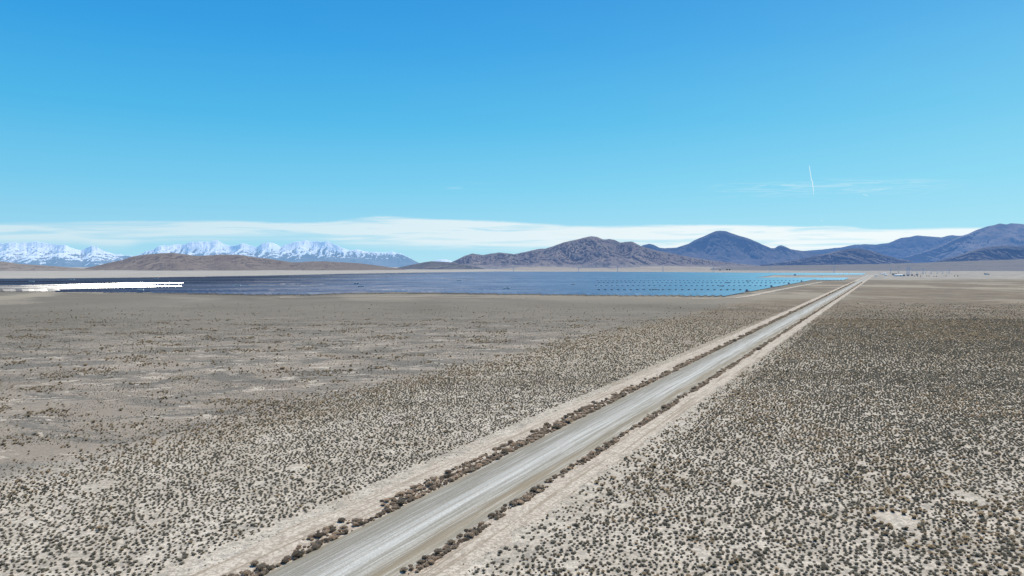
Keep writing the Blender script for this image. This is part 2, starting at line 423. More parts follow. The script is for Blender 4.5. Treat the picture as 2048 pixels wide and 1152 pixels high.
def shrub_mesh(name, seed, w, h, n, leaf, spiky=0.0, core=.7, flat=.0):
    """a low dome of many small leaf blades around a dark broken core"""
    R = np.random.default_rng(seed); v = []; f = []; tip = []
    # core: an uneven low dome
    k = 9
    ring = []
    for j, (rr, zz) in enumerate(((1.0, 0.0), (.92, .35), (.62, .72), (.2, .9))):
        row = []
        for i in range(k):
            a = 2*math.pi*(i + .5*(j % 2))/k; q = rr*(1+R.uniform(-.22, .22))*core
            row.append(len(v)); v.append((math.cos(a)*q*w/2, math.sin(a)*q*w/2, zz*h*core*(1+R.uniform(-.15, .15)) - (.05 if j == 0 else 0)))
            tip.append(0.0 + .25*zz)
        ring.append(row)
    for a, b in zip(ring[:-1], ring[1:]):
        for i in range(k):
            j = (i+1) % k; f.append((a[i], a[j], b[j])); f.append((a[i], b[j], b[i]))
    for i in range(1, k-1): f.append((ring[-1][0], ring[-1][i], ring[-1][i+1]))
    lobes = [(R.uniform(-.22, .22)*w, R.uniform(-.22, .22)*w, R.uniform(.75, 1.05)) for _ in range(4)]
    for i in range(n):
        lx, ly, lh = lobes[i % 4]
        a = R.uniform(0, 2*math.pi); q = math.sqrt(R.uniform(0, 1))*.5*w*.72
        px = lx*.7 + math.cos(a)*q; py = ly*.7 + math.sin(a)*q
        dome = max(.12, 1-(px*px+py*py)/(.30*w*w))**.5
        pz = h*lh*dome*R.uniform(.55, .95)
        out = Vector((px/w*1.6, py/w*1.6, .55+spiky)) + Vector(R.normal(0, .35, 3)); out.normalize()
        side = out.orthogonal(); side.rotate(__import__('mathutils').Quaternion(out, R.uniform(0, 6.28)))
        L = leaf*R.uniform(.7, 1.5)*(1+spiky); W = leaf*R.uniform(.35, .6)/(1+spiky*.6)
        b = Vector((px, py, pz)); tp = b+out*L; md = b+out*L*.5
        k0 = len(v)
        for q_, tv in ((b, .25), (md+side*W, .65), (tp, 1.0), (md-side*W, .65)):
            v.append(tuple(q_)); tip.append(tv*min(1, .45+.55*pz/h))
        f.append((k0, k0+1, k0+2)); f.append((k0, k0+2, k0+3))
    me = mesh_from(name, np.array(v), np.array(f)); attr(me, 'tip', tip)
    return me
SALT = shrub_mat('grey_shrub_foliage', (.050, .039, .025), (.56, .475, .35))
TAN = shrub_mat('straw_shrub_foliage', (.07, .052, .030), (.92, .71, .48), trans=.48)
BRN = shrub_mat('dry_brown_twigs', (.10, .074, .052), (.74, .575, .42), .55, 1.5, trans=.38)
def protos(prefix, count, seed, mat, **kw):
    out = []
    for i in range(count):
        me = shrub_mesh(prefix, seed+i, **kw); me.materials.append(mat); out.append(me)
    return out
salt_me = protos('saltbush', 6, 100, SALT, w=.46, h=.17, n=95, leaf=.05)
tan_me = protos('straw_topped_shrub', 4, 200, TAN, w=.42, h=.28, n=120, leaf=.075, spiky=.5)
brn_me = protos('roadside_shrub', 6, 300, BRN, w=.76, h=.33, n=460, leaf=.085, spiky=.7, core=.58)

def field_cells(y0, y1, cell, seed):
    """jittered grid over the ground in view between depths y0 and y1"""
    R = np.random.default_rng(seed)
    hx = .78*y1 + 8
    xs = np.arange(-hx, hx, cell); ys = np.arange(y0, y1, cell)
    X, Y = np.meshgrid(xs, ys); X = X + (np.arange(len(ys)) % 2)[:, None]*cell*.5
    X = (X + R.uniform(-.38, .38, X.shape)*cell).ravel(); Y = (Y + R.uniform(-.38, .38, Y.shape)*cell).ravel()
    k = np.abs(X) < .765*Y + 6
    return X[k], Y[k], R
RX, RY = g(1790, 1038)      # the bare patch with its ring of bushes
def in_bare(X, Y): return np.hypot((X-RX)/2.6, (Y-RY)/3.0) < 1
bare_pts = [(*g(1940, 995), 1.9), (*g(200, 972), 1.9), (*g(395, 1180), 1.2), (*g(590, 935), 1.3), (*g(1250, 1010), .8), (*g(1480, 965), 1.2)]
salt_pts = []; tan_pts = []
for (y0, y1, cell, sc) in ((60, 200, .60, .80), (200, 400, .88, 1.02), (400, 640, 1.9, 1.35)):
    X, Y, R = field_cells(y0, y1, cell, int(y0))
    r, s = rs(X, Y)
    big = fbm(X/45, Y/45, 3, 77); mid = fbm(X/9, Y/9, 3, 55); low = fbm(X/120, Y/160, 3, 99)
    gap = fbm(X/2.6, Y/2.6, 2, 44)
    right = r > 9.8 + mid*3.0
    soft = R.normal(0, 5.0, len(X))
    left = (r < -12.6 + mid*1.2) & (r > -62 + big*14 + soft)
    d = np.zeros_like(X)
    d[right] = .98; d[left] = .96; d[left] *= (1 - .30*sstep(Y, 150, 280))[left]
    d *= np.where(gap < -.33, .25, 1.0)
    d *= np.where(in_bare(X, Y), 0.0, 1.0)
    for bx, by, br in bare_pts: d *= np.where(np.hypot(X-bx, (Y-by)/1.4) < br, .08, 1.0)
    edge = right & (r < 15); d[edge] *= .55
    flatz = r < -62 + big*14 + soft
    cl = fbm(X/22+3, Y/16, 4, 31)
    d[flatz] = np.where(cl[flatz] > .24, .50, .03)
    small = flatz & (R.uniform(0, 1, len(X)) < .55) & (fbm(X/14, Y/10, 3, 61) > -.18); d[small] = 1.0; tiny = small*1.0
    d *= 1 - sstep(Y, 330, 620)
    if y0 == 200: d *= 1 - .35*sstep(Y, 250, 400)
    verge = ((r > 7.6) & (r < 11.5)) | ((r > -15) & (r < -9)); d[verge] = .30
    k = R.uniform(0, 1, len(X)) < d
    X, Y, r, big, mid, low, flatz, cl, tiny = X[k], Y[k], r[k], big[k], mid[k], low[k], flatz[k], cl[k], tiny[k] > .5
    # share of straw-topped shrubs
    pt = np.where(r > 0, .03 + .25*sstep(low+big*.5, .05, .35) + .10*sstep(Y, 170, 420),
                  .03 + .75*sstep(-r, 44, 62)*.6 + .30*sstep(Y, 170, 300))
    pt = np.where(flatz, .85, pt)*.85; pt[tiny] = .15
    istan = R.uniform(0, 1, len(X)) < pt
    size = np.exp(R.normal(-.02, .24, len(X)) + .12*fbm(X/13, Y/13, 2, 903))*sc
    size *= 1 + .07*sstep(r, 5, 20)
    size *= np.where(tiny, .50, np.where(flatz, 1.15, 1.0))*np.where(((r > 7.6) & (r < 11.5)) | ((r > -15) & (r < -9)), .42, 1.0)*(1 + .12*sstep(r, 0, 60)*(r > 0))
    fade = np.where(Y > 400, .8, 1)
    P = np.stack([X, Y, ground_z(X, Y), size*fade, R.uniform(0, 6.28, len(X))], -1)
    salt_pts.append(P[~istan]); tan_pts.append(P[istan])
salt_pts = np.concatenate(salt_pts); tan_pts = np.concatenate(tan_pts)

# the ring of straw-topped bushes round the bare patch
ring_pts = []
for a, q, sz in ((10,1.0,1.5),(38,1.03,1.5),(62,1.0,1.35),(88,1.02,1.5),(118,1.0,1.55),(150,1.05,1.3),(185,1.0,1.45),(225,1.0,1.1),(262,1.04,1.0),(300,1.0,1.25),(335,1.05,1.3)):
    a = math.radians(a); ring_pts.append((RX+math.cos(a)*2.6*q, RY+math.sin(a)*3.0*q, -.03, sz, a*3))

def verge_points():
    out = []; R = np.random.default_rng(5)
    for side in (-1, 1):
        s = -30.0
        while s < 1500:
            step_ = (.20 if side < 0 else .22)*(1 if s < 260 else (1.5 if s < 600 else 2.6))
            s += step_*R.uniform(.7, 1.3)
            g1 = float(fbm(np.array(s/14), np.array(side*9.0), 3, 8)); g2 = float(fbm(np.array(s/4), np.array(side*5.0), 2, 18))
            if side < 0:
                rr = [-6.3+R.normal(0, .28)]
                if g1 > -.18: rr.append(-7.3+R.normal(0, .45))
                if g1 > .0 and s < 170: rr.append(-8.6+R.normal(0, .3))
                if g2 < -.42: continue
            else:
                rr = [6.0+R.normal(0, .28)]
                if g1 > -.05: rr.append(6.8+R.normal(0, .15))
                if g2 < -.42: continue
            for q in rr:
                x, y = xy(q, s)
                if y < 55 or abs(x) > .80*y+5: continue
                sz = math.exp(R.normal(-.08, .38))*(.66 if side < 0 else .60)*(1.0 if s < 260 else 1.2)
                if R.uniform() < .25: sz *= .55
                out.append((x, y, 0.0, sz, R.uniform(0, 6.28)))
    return np.array(out)
brn_pts = verge_points()

def copies(name, pts, metas, labelfn, group, cat):
    first = None; res = []
    for i, p in enumerate(pts):
        me = metas[i % len(metas)]
        o = bpy.data.objects.new(name, me); COL.objects.link(o)
        o.location = (p[0], p[1], p[2]); sc = p[3]
        zs = sc*(.85+.3*((i*37) % 10)/10)
        o.scale = (sc, sc, zs); o.rotation_euler = (0, 0, p[4])
        l, gsuf = labelfn(p); tag(o, l, cat, group+gsuf); res.append(o)
    return res
def visible(P, m=1.0):
    # projected inside the frame
    cp, sp = math.cos(PITCH), math.sin(PITCH)
    zc = P[:, 1]*cp + (H_CAM-P[:, 2])*sp; yc = P[:, 1]*sp - (H_CAM-P[:, 2])*cp
    px = 1024+F*P[:, 0]/zc; py = 576-F*yc/zc
    return (px > -8) & (px < 2056) & (py < 1158), px, py, zc
def split(P, n):
    vis, px, py, zc = visible(P)
    key = np.where(vis, P[:, 3]/zc, 0)
    o = np.argsort(-key); sel = o[:n]; rest = o[n:]
    return P[sel], P[rest]
def gn_scatter(name, P, sources, label, cat):
    """one object for the uncountable rest, instancing the shrubs that stand in front"""
    me = mesh_from(name, P[:, :3], np.zeros((0, 3), int)) if False else bpy.data.meshes.new(name)
    me.vertices.add(len(P)); me.vertices.foreach_set('co', P[:, :3].astype(np.float32).ravel())
    attr(me, 'scl', P[:, 3]); attr(me, 'rot', P[:, 4])
    o = link(name, me); tag(o, label, cat, kind='stuff')
    ng = bpy.data.node_groups.new(name, 'GeometryNodeTree')
    ng.interface.new_socket('Geometry', in_out='INPUT', socket_type='NodeSocketGeometry')
    ng.interface.new_socket('Geometry', in_out='OUTPUT', socket_type='NodeSocketGeometry')
    N = ng.nodes; L = ng.links
    gi = N.new('NodeGroupInput'); go = N.new('NodeGroupOutput')
    g2i = N.new('GeometryNodeGeometryToInstance')
    for s_ in sources:
        oi = N.new('GeometryNodeObjectInfo'); oi.transform_space = 'ORIGINAL'; oi.inputs[0].default_value = s_
        L.new(oi.outputs['Geometry'], g2i.inputs[0])
    iop = N.new('GeometryNodeInstanceOnPoints'); iop.inputs['Pick Instance'].default_value = True
    L.new(gi.outputs[0], iop.inputs['Points']); L.new(g2i.outputs[0], iop.inputs['Instance'])
    rv = N.new('FunctionNodeRandomValue'); rv.data_type = 'INT'
    rv.inputs[4].default_value = 0; rv.inputs[5].default_value = len(sources)-1
    L.new(rv.outputs[2], iop.inputs['Instance Index'])
    a1 = N.new('GeometryNodeInputNamedAttribute'); a1.data_type = 'FLOAT'; a1.inputs[0].default_value = 'scl'
    a2 = N.new('GeometryNodeInputNamedAttribute'); a2.data_type = 'FLOAT'; a2.inputs[0].default_value = 'rot'
    cx = N.new('ShaderNodeCombineXYZ'); L.new(a2.outputs[0], cx.inputs[2])
    e2r = N.new('FunctionNodeEulerToRotation'); L.new(cx.outputs[0], e2r.inputs[0]); L.new(e2r.outputs[0], iop.inputs['Rotation'])
    cs = N.new('ShaderNodeCombineXYZ')
    for i in range(3): L.new(a1.outputs[0], cs.inputs[i])
    L.new(cs.outputs[0], iop.inputs['Scale'])
    L.new(iop.outputs[0], go.inputs[0])
    md = o.modifiers.new('scatter', 'NODES'); md.node_group = ng
    return o

near, rest = split(salt_pts, 300)
def l_salt(p):
    r, s = rs(p[0], p[1])
    return ('low grey shrub on pale soil right of the gravel road, close to the viewer', ' right of the road') if r > 0 else \
           ('low grey shrub on pale soil left of the gravel road, close to the viewer', ' left of the road')
so_ = copies('saltbush', near, salt_me, l_salt, 'low grey shrubs', 'shrub')
gn_scatter('saltbush_cover', rest, so_[:6], 'low grey shrubs covering the plain on both sides of the road', 'shrubs')
near, rest = split(tan_pts, 289)
def l_tan(p):
    r, s = rs(p[0], p[1])
    return ('straw coloured shrub tuft among grey shrubs right of the gravel road', ' right of the road') if r > 0 else \
           ('straw coloured shrub tuft among grey shrubs left of the gravel road', ' left of the road')
to_ = copies('straw_topped_shrub', near, tan_me, l_tan, 'straw coloured shrubs', 'shrub')
gn_scatter('straw_shrub_cover', rest, to_[:4], 'straw coloured shrub tufts scattered far over the plain', 'shrubs')
copies('straw_topped_shrub', ring_pts, tan_me, lambda p: ('large straw topped shrub in the ring around the bare pale patch', ''),
       'straw topped shrubs ringing the bare patch', 'shrub')
near, rest = split(brn_pts, 300)
def l_brn(p):
    r, s = rs(p[0], p[1])
    return ('dry brown bushy shrub lining the right edge of the gravel road', ' on its right edge') if r > 0 else \
           ('dry brown bushy shrub lining the left edge of the gravel road', ' on its left edge')
bo_ = copies('roadside_shrub', near, brn_me, l_brn, 'dry shrubs along the road', 'shrub')
gn_scatter('roadside_shrub_cover', rest, bo_[:6], 'dry brown shrubs lining both road edges into the distance', 'shrubs')

# ------------------------------------------------------------------ solar field
def panel_mat():
    m, t = mat_base('solar_glass')
    p = t.pos(); x = t.sep(p)[0]
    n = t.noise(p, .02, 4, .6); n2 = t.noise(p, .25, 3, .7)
    # diffuse darker left, lighter toward the road: sky reflection gradient put into the colour
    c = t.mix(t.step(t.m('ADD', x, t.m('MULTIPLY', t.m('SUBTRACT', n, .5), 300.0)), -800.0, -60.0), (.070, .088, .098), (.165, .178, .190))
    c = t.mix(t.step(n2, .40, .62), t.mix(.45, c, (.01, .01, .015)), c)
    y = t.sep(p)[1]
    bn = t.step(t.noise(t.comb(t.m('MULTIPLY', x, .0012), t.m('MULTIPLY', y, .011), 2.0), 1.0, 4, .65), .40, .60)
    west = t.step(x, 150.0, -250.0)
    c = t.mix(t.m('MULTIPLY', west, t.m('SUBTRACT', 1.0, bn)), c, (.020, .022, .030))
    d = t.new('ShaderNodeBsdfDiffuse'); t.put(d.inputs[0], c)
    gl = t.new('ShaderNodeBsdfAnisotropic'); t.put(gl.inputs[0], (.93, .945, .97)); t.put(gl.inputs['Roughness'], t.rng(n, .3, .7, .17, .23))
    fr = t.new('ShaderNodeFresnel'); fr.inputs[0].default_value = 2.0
    mx = t.new('ShaderNodeMixShader'); t.put(mx.inputs[0], t.m('MULTIPLY', t.m('MULTIPLY', fr.outputs[0], 1.22, clamp=True), t.m('SUBTRACT', 1.0, t.m('MULTIPLY', t.step(x, -150.0, -650.0), t.m('ADD', .40, t.m('MULTIPLY', t.m('SUBTRACT', 1.0, bn), .30))))))  # mirror share also cut toward the left to dim its sky reflection
    t.l.new(d.outputs[0], mx.inputs[1]); t.l.new(gl.outputs[0], mx.inputs[2])
    o = t.new('ShaderNodeOutputMaterial'); t.l.new(mx.outputs[0], o.inputs[0])
    return m
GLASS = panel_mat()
STEEL = simple('galvanised_steel', (.30, .31, .33), .5, metallic=.3)
BACKM = simple('panel_underside', (.16, .17, .19), .7)

near_pts = [(-300,583),(0,585),(280,587.5),(400,589),(530,591.3),(620,591),(700,588),(800,586.6),(900,588),(1000,589.7),(1100,591),(1300,593),(1457,594),(1540,578.5),(1629,562.2),(1700,561.5),(1760,560)]
far_pts = [(-300,560.5),(0,559.8),(200,558.3),(400,555.5),(600,551.5),(700,548.8),(800,547),(900,545.4),(1000,544),(1200,544.5),(1400,545.8),(1500,546.8),(1730,547.2),(1800,547.2)]
nX = [p[0] for p in near_pts]; nY = [p[1] for p in near_pts]; fX = [p[0] for p in far_pts]; fY = [p[1] for p in far_pts]
def to_px(X, Y):
    cp, sp = math.cos(PITCH), math.sin(PITCH)
    zc = Y*cp + H_CAM*sp; yc = Y*sp - H_CAM*cp
    return 1024+F*X/zc, 576-F*yc/zc
def inside(X, Y):
    px, py = to_px(X, Y); r, s = rs(X, Y)
    ok = (py < np.interp(px, nX, nY)) & (py > np.interp(px, fX, fY)) & (Y > 0)
    ok &= (r < -88.5) | ((py < 561.8) & (r < -34) & (py > 557.2)) | ((py < 550.6) & (r < -24))
    ok &= ~((px > 1500 + (557-py)*8) & (py < 557.2) & (py > 550.8) & (r > -1200))                    # dark bare strip on the right
    ok &= ~((px > 490) & (px < 660) & (py > 570.6) & (py < 573.8))                       # pale bare strip
    ok &= ~((px > 280) & (px < 480) & (np.abs(py-581.5) < .9) & (px < 300))
    ok &= ~((px > 560) & (px < 1370) & (np.abs(py-(560.6+(px-560)*-.0008)) < .55))       # service track
    ok &= ~((px > 880) & (px < 950) & (np.abs(py-559.5) < 1.0))
    ok &= ~((px < 520) & (np.abs(py-565.8) < .55))
    return ok
PITCHR = 6.6; TW = 4.1
aisles = []; yy = 640.0
while yy < 4600: aisles.append(yy); yy += 168*(1+.15*(yy/4000))
Y_FINE = np.array(aisles)
def tilt_of(X, Y):
    px, py = to_px(X, Y)
    top = 571.2 - .35*np.clip((px-260)/90, -3, 0)*-1 + np.clip((px-260)/-60, 0, 5)*.45; bot = 581.5 + np.clip((px-250)/-30, 0, 3) - np.clip((px-330)/40, 0, 1.8)*3.4
    top = np.interp(px, [-200, 60, 180, 260, 340], [575.0, 573.4, 572.0, 571.2, 571.6]); bot = np.interp(px, [-200, 0, 120, 200, 330], [585, 584, 582, 580.3, 578])
    gl = (px < 266) & (py > top) & (py < bot)
    return np.where(gl, 44.2 + 6.0*fbm(X/30, Y/12, 3, 12) + 4.2*sstep(-px, -200, 40) + 5.0*np.clip(1-np.minimum(py-top, bot-py)/.7, 0, 1)*(px < 240), 25.0 + 10*sstep(px, 800, 1350) + 3*fbm(X/260, Y/110, 3, 88))
segs = []
for k in range(-760, 0):
    r_ = -86 - PITCHR*.5 + k*PITCHR if k < 0 else 0
    for (ya, yb) in zip(aisles[:-1], aisles[1:]):
        q_ = aisles.index(ya); n = 12; ys = np.linspace(ya+(16 if q_ % 3 == 1 else 6), yb-(14 if q_ % 3 == 0 else 6), n+1); ym = (ys[:-1]+ys[1:])/2
        xm = (r_-R0+ym*ST)/CT
        px_a = to_px((r_-R0+ya*ST)/CT, ya)[0]
        if px_a > 1180 and ya < 1500: ys = np.linspace(ya+12, ys[-1], n+1); ym = (ys[:-1]+ys[1:])/2; xm = (r_-R0+ym*ST)/CT
        ok = inside(xm, ym)
        if not ok.any(): continue
        i = 0
        while i < n:
            if ok[i]:
                j = i
                while j+1 < n and ok[j+1]: j += 1
                y0, y1 = ys[i], ys[j+1]
                segs.append(((r_-R0+y0*ST)/CT, y0, (r_-R0+y1*ST)/CT, y1)); i = j+1
            else: i += 1
# the two wings reaching toward the road
for k in range(0, 12):
    r_ = -86 + PITCHR*.5 + k*PITCHR
    for py0, py1, rmax in ((561.6, 557.4, -34), (550.4, 547.4, -24)):
        if r_ > rmax: continue
        ya, yb = depth(py0), depth(py1)
        n = max(1, int((yb-ya)/150)); ys = np.linspace(ya, yb, n+1)
        for a, b in zip(ys[:-1], ys[1:]):
            segs.append(((r_-R0+(a+4)*ST)/CT, a+4, (r_-R0+(b-4)*ST)/CT, b-4))
segs = np.array(segs); print('solar rows', len(segs), 'shrubs', len(salt_pts), len(tan_pts), len(brn_pts))
mx = (segs[:, 0]+segs[:, 2])/2; my = (segs[:, 1]+segs[:, 3])/2
px, py = to_px(mx, my); infr = (px > -30) & (px < 2070)
segs = segs[(px > -160)]; mx = (segs[:, 0]+segs[:, 2])/2; my = (segs[:, 1]+segs[:, 3])/2
px, py = to_px(mx, my)
length = np.hypot(segs[:, 2]-segs[:, 0], segs[:, 3]-segs[:, 1])
Rt = np.random.default_rng(3)
tilt = np.radians(tilt_of(mx, my) + Rt.normal(0, 1, len(segs))*np.where(px > 500, 2.2, 1.6) + 5*(my.astype(int)//170 % 2)*(px > 500)*.6)
order = np.argsort(-(length/my**2)*((px > 0) & (px < 2048)))
AX = Vector((ST, CT, 0)); AC = Vector((CT, -ST, 0))   # along the rows; across, toward the low edge
def row_boxes(idx, local=False):
    V = []; Fc = []; M = []
    for i in idx:
        c = np.array([mx[i], my[i], 2.05]) if not local else np.zeros(3)+np.array([0, 0, 2.05])
        hl = length[i]/2; T = tilt[i]
        a = np.array(AX); w = np.array(AC)*math.cos(T) + np.array([0, 0, -math.sin(T)]); nrm = np.array(AC)*math.sin(T)+np.array([0, 0, math.cos(T)])
        b = len(V)
        for sa, sw, sn in ((-1,-1,-1),(1,-1,-1),(1,1,-1),(-1,1,-1),(-1,-1,1),(1,-1,1),(1,1,1),(-1,1,1)):
            V.append(c + a*sa*hl + w*sw*TW/2 + nrm*sn*.04)
        # along = x, across = y ; top face is sn=+1
        for q, mi in (((0,1,2,3), 1), ((4,7,6,5), 0), ((0,4,5,1), 1), ((1,5,6,2), 1), ((2,6,7,3), 1), ((3,7,4,0), 1)):
            Fc.append([b+z_ for z_ in q]); M.append(mi)
    return np.array(V), np.array(Fc), M
for q, i in enumerate(order[:300]):
    e = empty('solar_panel_row', (mx[i], my[i], 0))
    side_ = 'reflecting bright sky blue' if px[i] > 900 else 'dark slate blue'
    glare = tilt[i] > math.radians(38.5)
    if glare: lab, gr_ = 'long tilted row of solar panels flashing white in the sun glare', 'solar panel rows in the white glare'
    elif px[i] > 900: lab, gr_ = 'long tilted row of sky blue solar panels near the front edge of the solar field', 'sky blue solar panel rows'
    else: lab, gr_ = 'long tilted row of dark slate blue solar panels near the front edge of the field', 'dark blue solar panel rows'
    tag(e, lab, 'solar panels', gr_)
    V, Fc, M = row_boxes([i], True)
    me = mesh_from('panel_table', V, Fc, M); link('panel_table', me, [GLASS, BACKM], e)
    mb = MB(); hl = length[i]/2-1; nn = max(2, int(length[i]/12))
    mb.bar(AX*-hl+Vector((0, 0, 1.92)), AX*hl+Vector((0, 0, 1.92)), .09)
    for j in range(nn+1):
        pnt = AX*(-hl+2*hl*j/nn); mb.box((pnt.x, pnt.y, .93), (.16, .16, 1.9))
    mb.build('support_frame', STEEL, e)
V, Fc, M = row_boxes(order[300:])
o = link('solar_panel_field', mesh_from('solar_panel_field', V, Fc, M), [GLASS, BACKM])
tag(o, 'solar panel rows filling the valley floor behind the front rows', 'solar panels', kind='stuff')

# inverter cabinets between the rows
WHITE = simple('white_paint', (.80, .80, .78), .5, .06)
GREY = simple('grey_paint', (.22, .24, .27), .6)
CONC = simple('concrete', (.45, .43, .40), .9)
def cabinet(px_, py_, L, Hh, mat, label, group):
    x, y = g(px_, py_); e = empty('inverter_cabinet', (x, y, 0), .1)
    MB().box((0, 0, .15), (L+1, 3.4, .3)).build('concrete_pad', CONC, e)
    MB().box((0, 0, .3+Hh/2), (L, 2.5, Hh)).build('body', mat, e)
    MB().box((0, 0, .33+Hh+.06), (L+.3, 2.8, .12)).build('roof', mat, e)
    for k in (-1, 1):
        MB().box((k*L*.22, -1.28, .3+Hh*.47), (L*.34, .06, Hh*.8)).build('door', GREY if mat is WHITE else WHITE, e)
    tag(e, label, 'electrical cabinet', group)
for (a, b, L, Hh, mt, lb) in (
    (278.5, 585.2, 3.4, 3.6, WHITE, 'left one of the white cabinet pair in front of the sun glare'), (284, 585.2, 3.6, 3.8, WHITE, 'right one of the white cabinet pair in front of the sun glare'),
    (63, 566.5, 9, 3.6, WHITE, 'white cabinet in dark panels at far left of the field'), (144, 562, 9, 3.6, WHITE, 'white cabinet near the far edge of the left panels'),
    (312, 560, 9, 3.6, WHITE, 'white cabinet behind the right half of the sun glare'), (475, 575.5, 9, 3.6, WHITE, 'pale cabinet right of the sun glare tip'),
    (713, 571.5, 8, 4.2, WHITE, 'white cabinet above the pair in the centre left panels'), (720, 578, 5, 4, WHITE, 'left one of two white cabinets in centre left panels'),
    (725, 578, 5, 4, WHITE, 'right one of two white cabinets in centre left panels'), (918, 565, 8, 4, WHITE, 'white cabinet below the tan service track'),
    (1011, 582, 4.5, 3.8, WHITE, 'left one of two white cabinets low in the middle panels'), (1016, 582, 4.5, 3.8, WHITE, 'right one of two white cabinets low in the middle panels'),
    (1146, 573, 7, 3.8, WHITE, 'white cabinet alone in the blue middle panels'), (1308, 585.3, 3.6, 3.6, GREY, 'larger dark cabinet near the front edge of the blue panels'),
    (1316, 585.3, 3, 3.3, GREY, 'smaller dark cabinet beside the one near the front edge'), (1443, 577, 5, 3.6, GREY, 'dark cabinet in the line of gaps on the right'),
    (1456, 569.5, 6, 3.6, GREY, 'dark cabinet above the line of gaps on the right'), (1497, 566, 6, 3.6, GREY, 'dark cabinet near the right end of the panels'),
    (1590, 551.5, 7, 5, GREY, 'dark cabinet by the bare strip in the right panels')):
    cabinet(a, b, L, Hh, mt, lb, 'cabinets in the solar field')

DARKP = simple('dark_grey_paint', (.14, .19, .27), .6)
def gap_box_mesh():
    mb = MB()  # dark box on legs, one dark dot at each row gap
    mb.box((0, 0, 2.1), (2.0, 2.6, 2.7)).box((0, 0, 3.53), (2.3, 2.9, .16)).box((0, -1.35, 2.1), (1.5, .06, 2.1))
    for sx in (-1, 1):
        for sy in (-1, 1): mb.box((sx*.8, sy*1.1, .37), (.16, .16, .76))
    me = bpy.data.meshes.new('gap_box'); me.from_pydata(mb.v, [], mb.f); me.materials.append(DARKP); me.update(); return me
GAP_BOX = gap_box_mesh()
for k in range(-160, 0):
    r_ = -86 - PITCHR*.5 + k*PITCHR
    for ya in aisles:
        if ya > 1480 or ya < 720: continue
        yv = ya+1.0; xv = (r_-R0+yv*ST)/CT; pxv, pyv = to_px(xv, yv)
        if pxv < 1190 or not bool(inside(np.array([xv]), np.array([yv+30]))[0]) or not bool(inside(np.array([xv]), np.array([yv-4]))[0]): continue
        o = bpy.data.objects.new('gap_box', GAP_BOX); COL.objects.link(o); o.location = (xv, yv, 0); o.rotation_euler = (0, 0, -TH)
        tag(o, 'small dark box in the gap between two sky blue panel rows', 'electrical cabinet', 'dark boxes in the gaps between panel rows')

# graded tracks around the field
def track(name, pts, w, seed):
    P = np.array([g(*p) for p in pts]); out = []
    for a, b in zip(P[:-1], P[1:]):
        n = max(2, int(np.hypot(*(b-a))/12)); out += [a+(b-a)*i/n for i in range(n)]
    out.append(P[-1]); out = np.array(out); d = np.gradient(out, axis=0); d /= np.hypot(d[:, 0], d[:, 1])[:, None]
    nrm = np.stack([-d[:, 1], d[:, 0]], -1)
    j = fbm(np.arange(len(out))/3, np.zeros(len(out)), 3, seed)[:, None]
    Lp = out+nrm*(w/2+j*w*.4); Rp = out-nrm*(w/2+np.roll(j, 7)*w*.4)
    X = np.stack([Lp[:, 0], Rp[:, 0]], -1); Y = np.stack([Lp[:, 1], Rp[:, 1]], -1)
    o = link(name, grid_mesh(name, X, Y, X*0+.22), sandm); tag(o, kind='structure')
track('dirt_track', [(1380,597.5),(1470,596.5),(1500,592),(1545,582.5),(1600,572),(1645,563.8)], 7, 2)
track('dirt_track', [(560,595.5),(700,593.5),(800,593.8),(900,595),(1050,597)], 7, 6)
track('dirt_track', [(1645,563.8),(1690,563.5),(1722,562.5)], 8, 9)

# ------------------------------------------------------------------ mountains
def mtn_mat(name, low, high, veg, haze, hazecol, vegamt=.5, snow=None, scale=1.0, fan=None, ystr=.5, zstr=.6):
    m, t = mat_base(name)
    p0 = t.sep(t.pos()); p = t.comb(p0[0], t.m('MULTIPLY', p0[1], ystr), t.m('MULTIPLY', p0[2], zstr)); cav = t.attr('cav'); alt = t.attr('alt'); veg_a = t.attr('veg')
    n1 = t.noise(p, .0022*scale, 6, .65, .3); n2 = t.noise(p, .012*scale, 5, .75); n3 = t.noise(p, .045*scale, 3, .8)
    c = t.mix(t.step(n1, .38, .62), low, high)
    c = t.mix(t.m('MULTIPLY', t.step(n2, .5, .62), .4), c, tuple(x*.6 for x in low))
    if snow is None:
        v = t.m('ADD', t.m('MULTIPLY', t.m('SUBTRACT', n2, .5), 1.6), t.m('MULTIPLY', t.m('SUBTRACT', n3, .5), 1.4))
        v = t.m('ADD', v, t.m('MULTIPLY', cav, 1.0)); v = t.m('ADD', v, t.m('MULTIPLY', t.m('SUBTRACT', n1, .5), 1.4))  # gullies get more vegetation; also puts gully shade into the colour
        v = t.m('ADD', v, t.m('SUBTRACT', veg_a, .5))
        v = t.step(v, .22-vegamt*.5, .42-vegamt*.5)
        c = t.mix(t.m('MULTIPLY', v, .92), c, veg)
        if fan:
            c = t.mix(t.step(alt, .16, .05), c, t.mix(t.step(n2, .4, .62), fan, tuple(x*.72 for x in fan)))
    else:
        v = t.m('ADD', t.m('MULTIPLY', t.m('SUBTRACT', n2, .5), 1.7), t.m('MULTIPLY', t.m('SUBTRACT', n3, .5), .8))
        v = t.m('ADD', v, t.m('MULTIPLY', cav, -.45)); v = t.m('ADD', v, t.m('MULTIPLY', t.m('SUBTRACT', alt, .50), 1.1))
        v = t.m('ADD', v, t.m('SUBTRACT', veg_a, .5))
        v = t.step(v, -.22, -.04)
        c = t.mix(v, c, snow)
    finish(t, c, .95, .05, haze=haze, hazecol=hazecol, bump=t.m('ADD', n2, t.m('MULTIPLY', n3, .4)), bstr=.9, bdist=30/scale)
    return m
